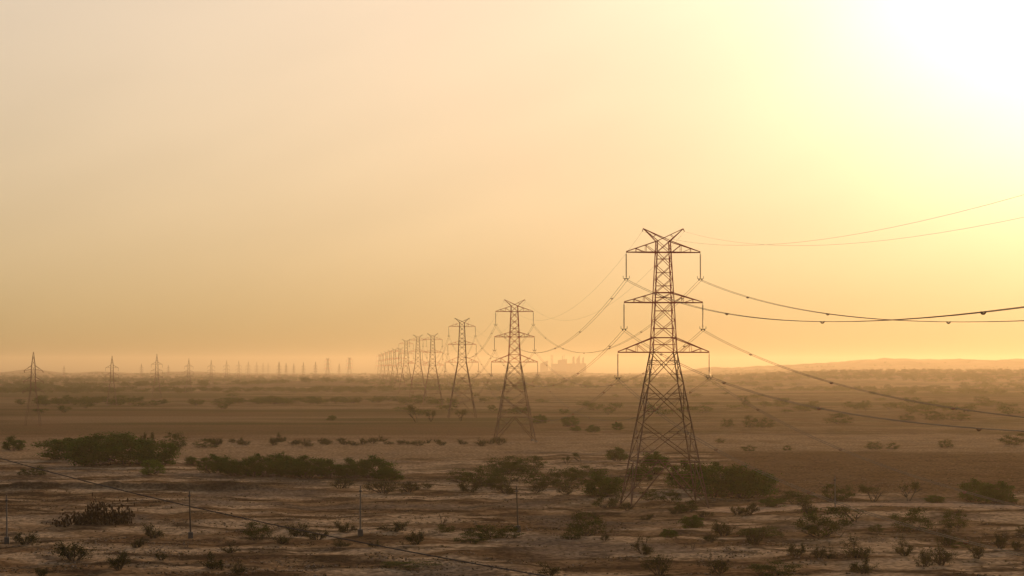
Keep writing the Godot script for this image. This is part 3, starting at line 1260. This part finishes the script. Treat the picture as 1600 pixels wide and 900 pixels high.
func make_vegetation() -> void:
	# each entry: middle, foot, width and height in the photograph
	var thicket := [[95, 718, 84, 30], [150, 728, 94, 46], [200, 724, 92, 44], [245, 727, 72, 36], [180, 702, 96, 24], [120, 704, 60, 20]]
	grow_set("green", thicket, "broad dark green bush of the big thicket behind the earth bank", "bushes of the big thicket")
	grow_px("fresh", [238, 741, 38, 22], "bright yellow-green rounded bush before the big thicket", "")
	grow_set("acacia", [[226, 699, 16, 23], [241, 699, 16, 24]], "slim upright young tree at the back edge of the big thicket", "young trees by the big thicket")
	grow_set("olive", [[272, 700, 42, 24], [322, 698, 40, 14]], "dusty olive bush trailing off behind the big thicket", "dusty bushes behind the big thicket")
	grow_px("green", [22, 704, 36, 21], "compact green bush standing alone on the pale strip", "")
	grow_set("green", [[300, 725, 24, 12], [335, 739, 52, 27], [366, 743, 56, 23], [455, 745, 62, 27], [520, 747, 56, 26], [608, 751, 44, 20], [400, 743, 58, 32], [440, 739, 50, 29], [482, 746, 72, 32], [550, 746, 54, 28], [586, 748, 62, 32]], "dark green bush in the long low row beyond the pale wash", "bushes of the long low row")
	grow_set("olive", [[60, 743, 26, 14], [38, 743, 22, 11]], "small rounded bush on the strip before the earth bank", "small bushes by the earth bank")
	grow_set("thorn", [[532, 763, 42, 17], [600, 769, 60, 20], [640, 767, 46, 16]], "low spreading thorn shrub at the end of the long bush row", "spreading shrubs by the bush row")
	grow_px("brush", [160, 820, 126, 34], "long brown heap of cut dry brush on open sand", "")
	grow_set("thorn", [[240, 841, 36, 22], [215, 853, 26, 16], [466, 834, 48, 20], [540, 832, 38, 18], [614, 830, 52, 16], [496, 843, 38, 16], [40, 851, 38, 18], [115, 875, 64, 29], [185, 890, 40, 27], [252, 876, 20, 12], [335, 890, 44, 26], [372, 897, 26, 22], [360, 864, 28, 16], [535, 854, 32, 12], [585, 855, 28, 11], [65, 900, 32, 14], [650, 851, 38, 22], [440, 850, 30, 14]], "spiny thorn shrub on the sand around the block-footed poles", "thorn shrubs around the poles")
	grow_px("olive", [400, 844, 50, 27], "leafier dark shrub under the single cable", "")
	# scrub in the middle
	grow_set("olive", [[755, 760, 62, 30], [800, 752, 66, 30], [850, 760, 62, 28], [888, 762, 60, 30], [720, 754, 42, 20], [905, 748, 52, 20], [775, 765, 44, 24]], "olive bush of the tangled scrub behind the leaning pole", "bushes of the middle scrub")
	grow_set("olive", [[790, 738, 62, 24], [832, 732, 52, 20]], "flat-topped bush along the back of the middle scrub", "back bushes of the middle scrub")
	grow_set("thorn", [[735, 769, 42, 26], [792, 771, 40, 20], [838, 770, 28, 14], [885, 773, 28, 14], [668, 764, 20, 9]], "open thorn shrub along the front of the middle scrub", "front shrubs of the middle scrub")
	grow_set("acacia", [[886, 724, 18, 14], [907, 722, 32, 14]], "little flat acacia on the sandy rise", "little acacias on the sandy rise")
	grow_px("green", [965, 720, 34, 20], "round green bush on the sandy rise beside the red-topped pylon", "")
	grow_set("green", [[1022, 738, 48, 32], [945, 774, 64, 38], [1000, 752, 40, 20], [1075, 764, 66, 40]], "green bush growing between and beside the pylon's legs", "bushes at the pylon's legs")
	grow_set("olive", [[948, 793, 46, 30], [1046, 783, 40, 18], [1072, 800, 40, 18], [1016, 781, 36, 18]], "brownish bush in front of the pylon's legs", "brown bushes before the pylon's legs")
	grow_set("green", [[1118, 777, 84, 50], [1162, 778, 86, 46], [1190, 774, 48, 36]], "light green bush beside the red-topped pylon and tilled field", "large bushes next to the pylon")
	grow_set("olive", [[735, 847, 54, 16], [640, 886, 96, 7], [760, 838, 62, 22], [797, 841, 42, 20], [696, 832, 32, 12]], "low dark mound of bush on the sand near the leaning pole", "low bushes by the leaning pole")
	grow_set("olive", [[915, 838, 64, 36], [893, 843, 36, 18]], "dark leafy shrub halfway between the leaning pole and the pylon", "leafy shrubs between pole and pylon")
	grow_px("green", [1080, 826, 38, 20], "small bright green shrub on the sand below the pylon", "")
	grow_px("green", [1045, 840, 28, 13], "flat dark cushion of a shrub below the pylon", "")
	grow_set("dead", [[1083, 860, 15, 14], [690, 822, 18, 20], [770, 889, 22, 10], [1073, 856, 12, 10], [290, 853, 14, 12], [1570, 838, 12, 10], [1532, 818, 12, 9]], "small dead stump with bare forked limbs", "dead stumps on the sand")
	grow_set("thorn", [[1006, 863, 40, 28], [860, 899, 48, 20], [1030, 898, 50, 30], [1125, 896, 42, 22], [945, 845, 22, 10], [980, 800, 26, 12], [1100, 808, 30, 10], [925, 808, 20, 8], [1055, 803, 24, 10], [1010, 812, 22, 9]], "thorn shrub with dark fan of twigs below the pylon", "thorn shrubs below the pylon")
	grow_set("thorn", [[1265, 800, 32, 22], [1180, 850, 36, 27], [1130, 837, 36, 23], [1170, 804, 36, 18], [1152, 804, 24, 14], [1245, 870, 28, 22], [1280, 872, 24, 18], [1298, 870, 20, 18], [1340, 872, 48, 33], [1345, 896, 50, 30], [1413, 867, 34, 29], [1480, 853, 34, 30], [1470, 883, 44, 30], [1528, 873, 26, 26], [1563, 858, 26, 26], [1588, 862, 24, 16], [1110, 846, 30, 12], [1445, 884, 34, 26], [1600, 838, 24, 16]], "bare-stemmed thorn shrub on the sand before the dirt track", "thorn shrubs before the dirt track")
	grow_set("olive", [[1285, 840, 84, 44], [1425, 830, 68, 36], [1490, 825, 44, 28], [1370, 832, 26, 13], [1195, 838, 66, 15], [1500, 856, 36, 9], [1210, 899, 80, 22], [1165, 838, 34, 12]], "dusty spreading bush on the sand before the dirt track", "dusty bushes before the dirt track")
	grow_px("acacia", [1338, 814, 52, 25], "low umbrella-shaped thorn tree beside the slender pole", "")
	grow_set("olive", [[1310, 782, 54, 25], [1242, 788, 64, 20]], "hazy olive bush along the edge of the tilled field", "bushes edging the tilled field")
	grow_set("acacia", [[1365, 784, 44, 27], [1418, 783, 42, 30]], "spreading small acacia between the dirt track and the tilled field", "acacias edging the tilled field")
	grow_set("green", [[1460, 785, 34, 11], [1207, 792, 42, 14], [1580, 786, 20, 8]], "low green cushion bush at the edge of the dirt track", "low bushes at the track edge")
	grow_set("green", [[1524, 784, 50, 33], [1556, 785, 54, 31]], "dense dome of green bush casting shade on the dirt track", "domed bushes on the dirt track")
	# middle distance
	grow_set("acacia", [[651, 660, 36, 28], [673, 659, 18, 17], [720, 658, 22, 18]], "lone acacia tree on the open brown field", "lone acacias on the brown field")
	grow_set("green", [[843, 661, 24, 13], [890, 666, 28, 15], [926, 675, 22, 11], [965, 672, 20, 12], [899, 673, 18, 8], [518, 657, 16, 8]], "rounded green bush on the open field past the second pylon", "field bushes past the second pylon")
	grow_set("olive", [[1137, 667, 22, 13], [1172, 668, 28, 18], [1196, 668, 30, 15], [1312, 662, 46, 16], [1417, 657, 26, 10], [1462, 657, 36, 14], [1496, 657, 40, 13], [1585, 696, 48, 17], [1165, 634, 16, 15], [1365, 702, 28, 12], [1395, 702, 22, 10], [1478, 699, 26, 12], [1230, 704, 16, 8], [1170, 705, 24, 9], [1125, 690, 16, 7]], "hazy rounded bush in the fields beyond the tilled strip", "hazy bushes beyond the tilled strip")
	rng.seed = 77
	var spots := []
	for i in 34:
		spots.append([rng.randf_range(330, 790), 692.0 + rng.randf_range(-3, 5), rng.randf_range(10, 26), rng.randf_range(5, 13)])
	grow_set("thorn", spots, "scraggly shrub in the hedge line along the field edge", "shrubs of the field-edge hedge line")
	make_far_plants()


func make_far_plants() -> void:
	rng.seed = 4021
	var spots := []
	var tries := 0
	var bands := [[110, 60.0, 800.0, 625.0, 634.0], [46, 255.0, 570.0, 607.0, 614.0], [40, 800.0, 1600.0, 630.0, 648.0], [54, 0.0, 1600.0, 598.0, 650.0]]
	for b in bands:
		var want: int = spots.size() + int(b[0])
		while spots.size() < want and tries < 9000:
			tries += 1
			var p := ground_at(rng.randf_range(b[1], b[2]), rng.randf_range(b[3], b[4]))
			if p.z < -2900.0 or p.z > -880.0:
				continue
			if n_mid.get_noise_2d(p.x * 0.13, p.z * 0.05) < rng.randf_range(-0.35, 0.2):
				continue
			spots.append([p, rng.randf_range(5.0, 14.0), rng.randf_range(1.6, 3.8)])
	for s in spots:
		grow("far", s[0], s[1], s[2], "hazy field bush in the green strips towards the horizon", "field bushes in the far green strips")
	# the tree belt that closes the plain reads as one dark mass
	rng.seed = 991
	var mm := MultiMesh.new()
	mm.transform_format = MultiMesh.TRANSFORM_3D
	mm.mesh = plant_pair("far", 1)[1]
	var list: Array[Transform3D] = []
	for i in 9000:
		var d := 1700.0 * pow(4.2, rng.randf())
		var u := rng.randf_range(-0.29, 0.29)
		var x := u * d
		var dens := n_broad.get_noise_2d(x * 0.07, d * 0.11) + 0.25 * smoothstep(2200.0, 3600.0, d)
		if dens < rng.randf_range(0.0, 0.45):
			continue
		var w := rng.randf_range(6.0, 15.0)
		var h := rng.randf_range(2.6, 7.0) * (1.0 if d > 2300.0 else 0.7)
		list.append(Transform3D(Basis(Vector3.UP, rng.randf() * TAU).scaled(Vector3(w, h, w)), Vector3(x, ht(x, -d) - 0.2, -d)))
	mm.instance_count = list.size()
	for i in list.size():
		mm.set_instance_transform(i, list[i])
	var o := MultiMeshInstance3D.new()
	o.name = "treeline"
	o.multimesh = mm
	o.material_override = mats.leaf
	add_child(o)
	tag(o, "dark hazy belt of trees and scrub closing the plain", "treeline", "", "stuff")


# ---------------------------------------------------------------- litter of tufts and clods
func make_ground_cover() -> void:
	rng.seed = 313
	var v := PackedVector3Array()
	var c := PackedColorArray()
	for i in 22:
		var a := rng.randf() * TAU
		var lean := rng.randf_range(0.1, 0.8)
		var p := Vector3(cos(a), 0, sin(a)) * rng.randf_range(0.0, 0.2)
		var tip := p + Vector3(cos(a) * lean, rng.randf_range(0.5, 1.0), sin(a) * lean) * 0.5
		var side := Vector3(-sin(a), 0, cos(a)) * 0.035
		v.append_array([p - side, tip, p + side])
		var col := tint(Vector3(0.085, 0.066, 0.034), 0.3)
		c.append_array([col, col, col])
	scatter("dry_grass", tri_mesh(v, c), mats.dry, 9000, 0.25, 0.75, 0.02, "short dry grass tufts dotted over the sand", "grass")
	var s := PackedVector3Array()
	var pts := []
	for i in 5:
		var a := TAU * i / 5.0
		pts.append(Vector3(cos(a) * rng.randf_range(0.4, 0.6), -0.1, sin(a) * rng.randf_range(0.4, 0.6)))
	var top := Vector3(0.05, 0.4, -0.06)
	for i in 5:
		var a: Vector3 = pts[i]
		var b: Vector3 = pts[(i + 1) % 5]
		var ma := a * 0.75 + Vector3(0, 0.32, 0)
		var mb := b * 0.75 + Vector3(0, 0.32, 0)
		quad(s, a, ma, mb, b)
		s.append_array([ma, top, mb])
	scatter("gravel", tri_mesh(s), mats.stone, 9000, 0.1, 0.42, -0.1, "loose clods and stones strewn over the sand", "stones")


func scatter(called: String, mesh: Mesh, m: Material, count: int, lo: float, hi: float, bias: float, label: String, cat: String) -> void:
	var list: Array[Transform3D] = []
	var tries := 0
	while list.size() < count and tries < count * 8:
		tries += 1
		var d := 196.0 * pow(2.2, rng.randf())
		var x := rng.randf_range(-0.28, 0.28) * d
		if n_mid.get_noise_2d(x * 1.4 + 60.0, d * 1.4) + n_broad.get_noise_2d(x, d) * 0.6 + bias < rng.randf_range(0.0, 0.35):
			continue
		if track_gap(x, -d) < 3.4:
			continue
		var k := rng.randf_range(lo, hi) * rng.randf_range(0.6, 1.0)
		list.append(Transform3D(Basis(Vector3.UP, rng.randf() * TAU).scaled(Vector3(k, k * rng.randf_range(0.6, 1.0), k)), Vector3(x, ht(x, -d) - 0.02, -d)))
	var mm := MultiMesh.new()
	mm.transform_format = MultiMesh.TRANSFORM_3D
	mm.mesh = mesh
	mm.instance_count = list.size()
	for i in list.size():
		mm.set_instance_transform(i, list[i])
	var o := MultiMeshInstance3D.new()
	o.name = called
	o.multimesh = mm
	o.material_override = m
	add_child(o)
	tag(o, label, cat, "", "stuff")
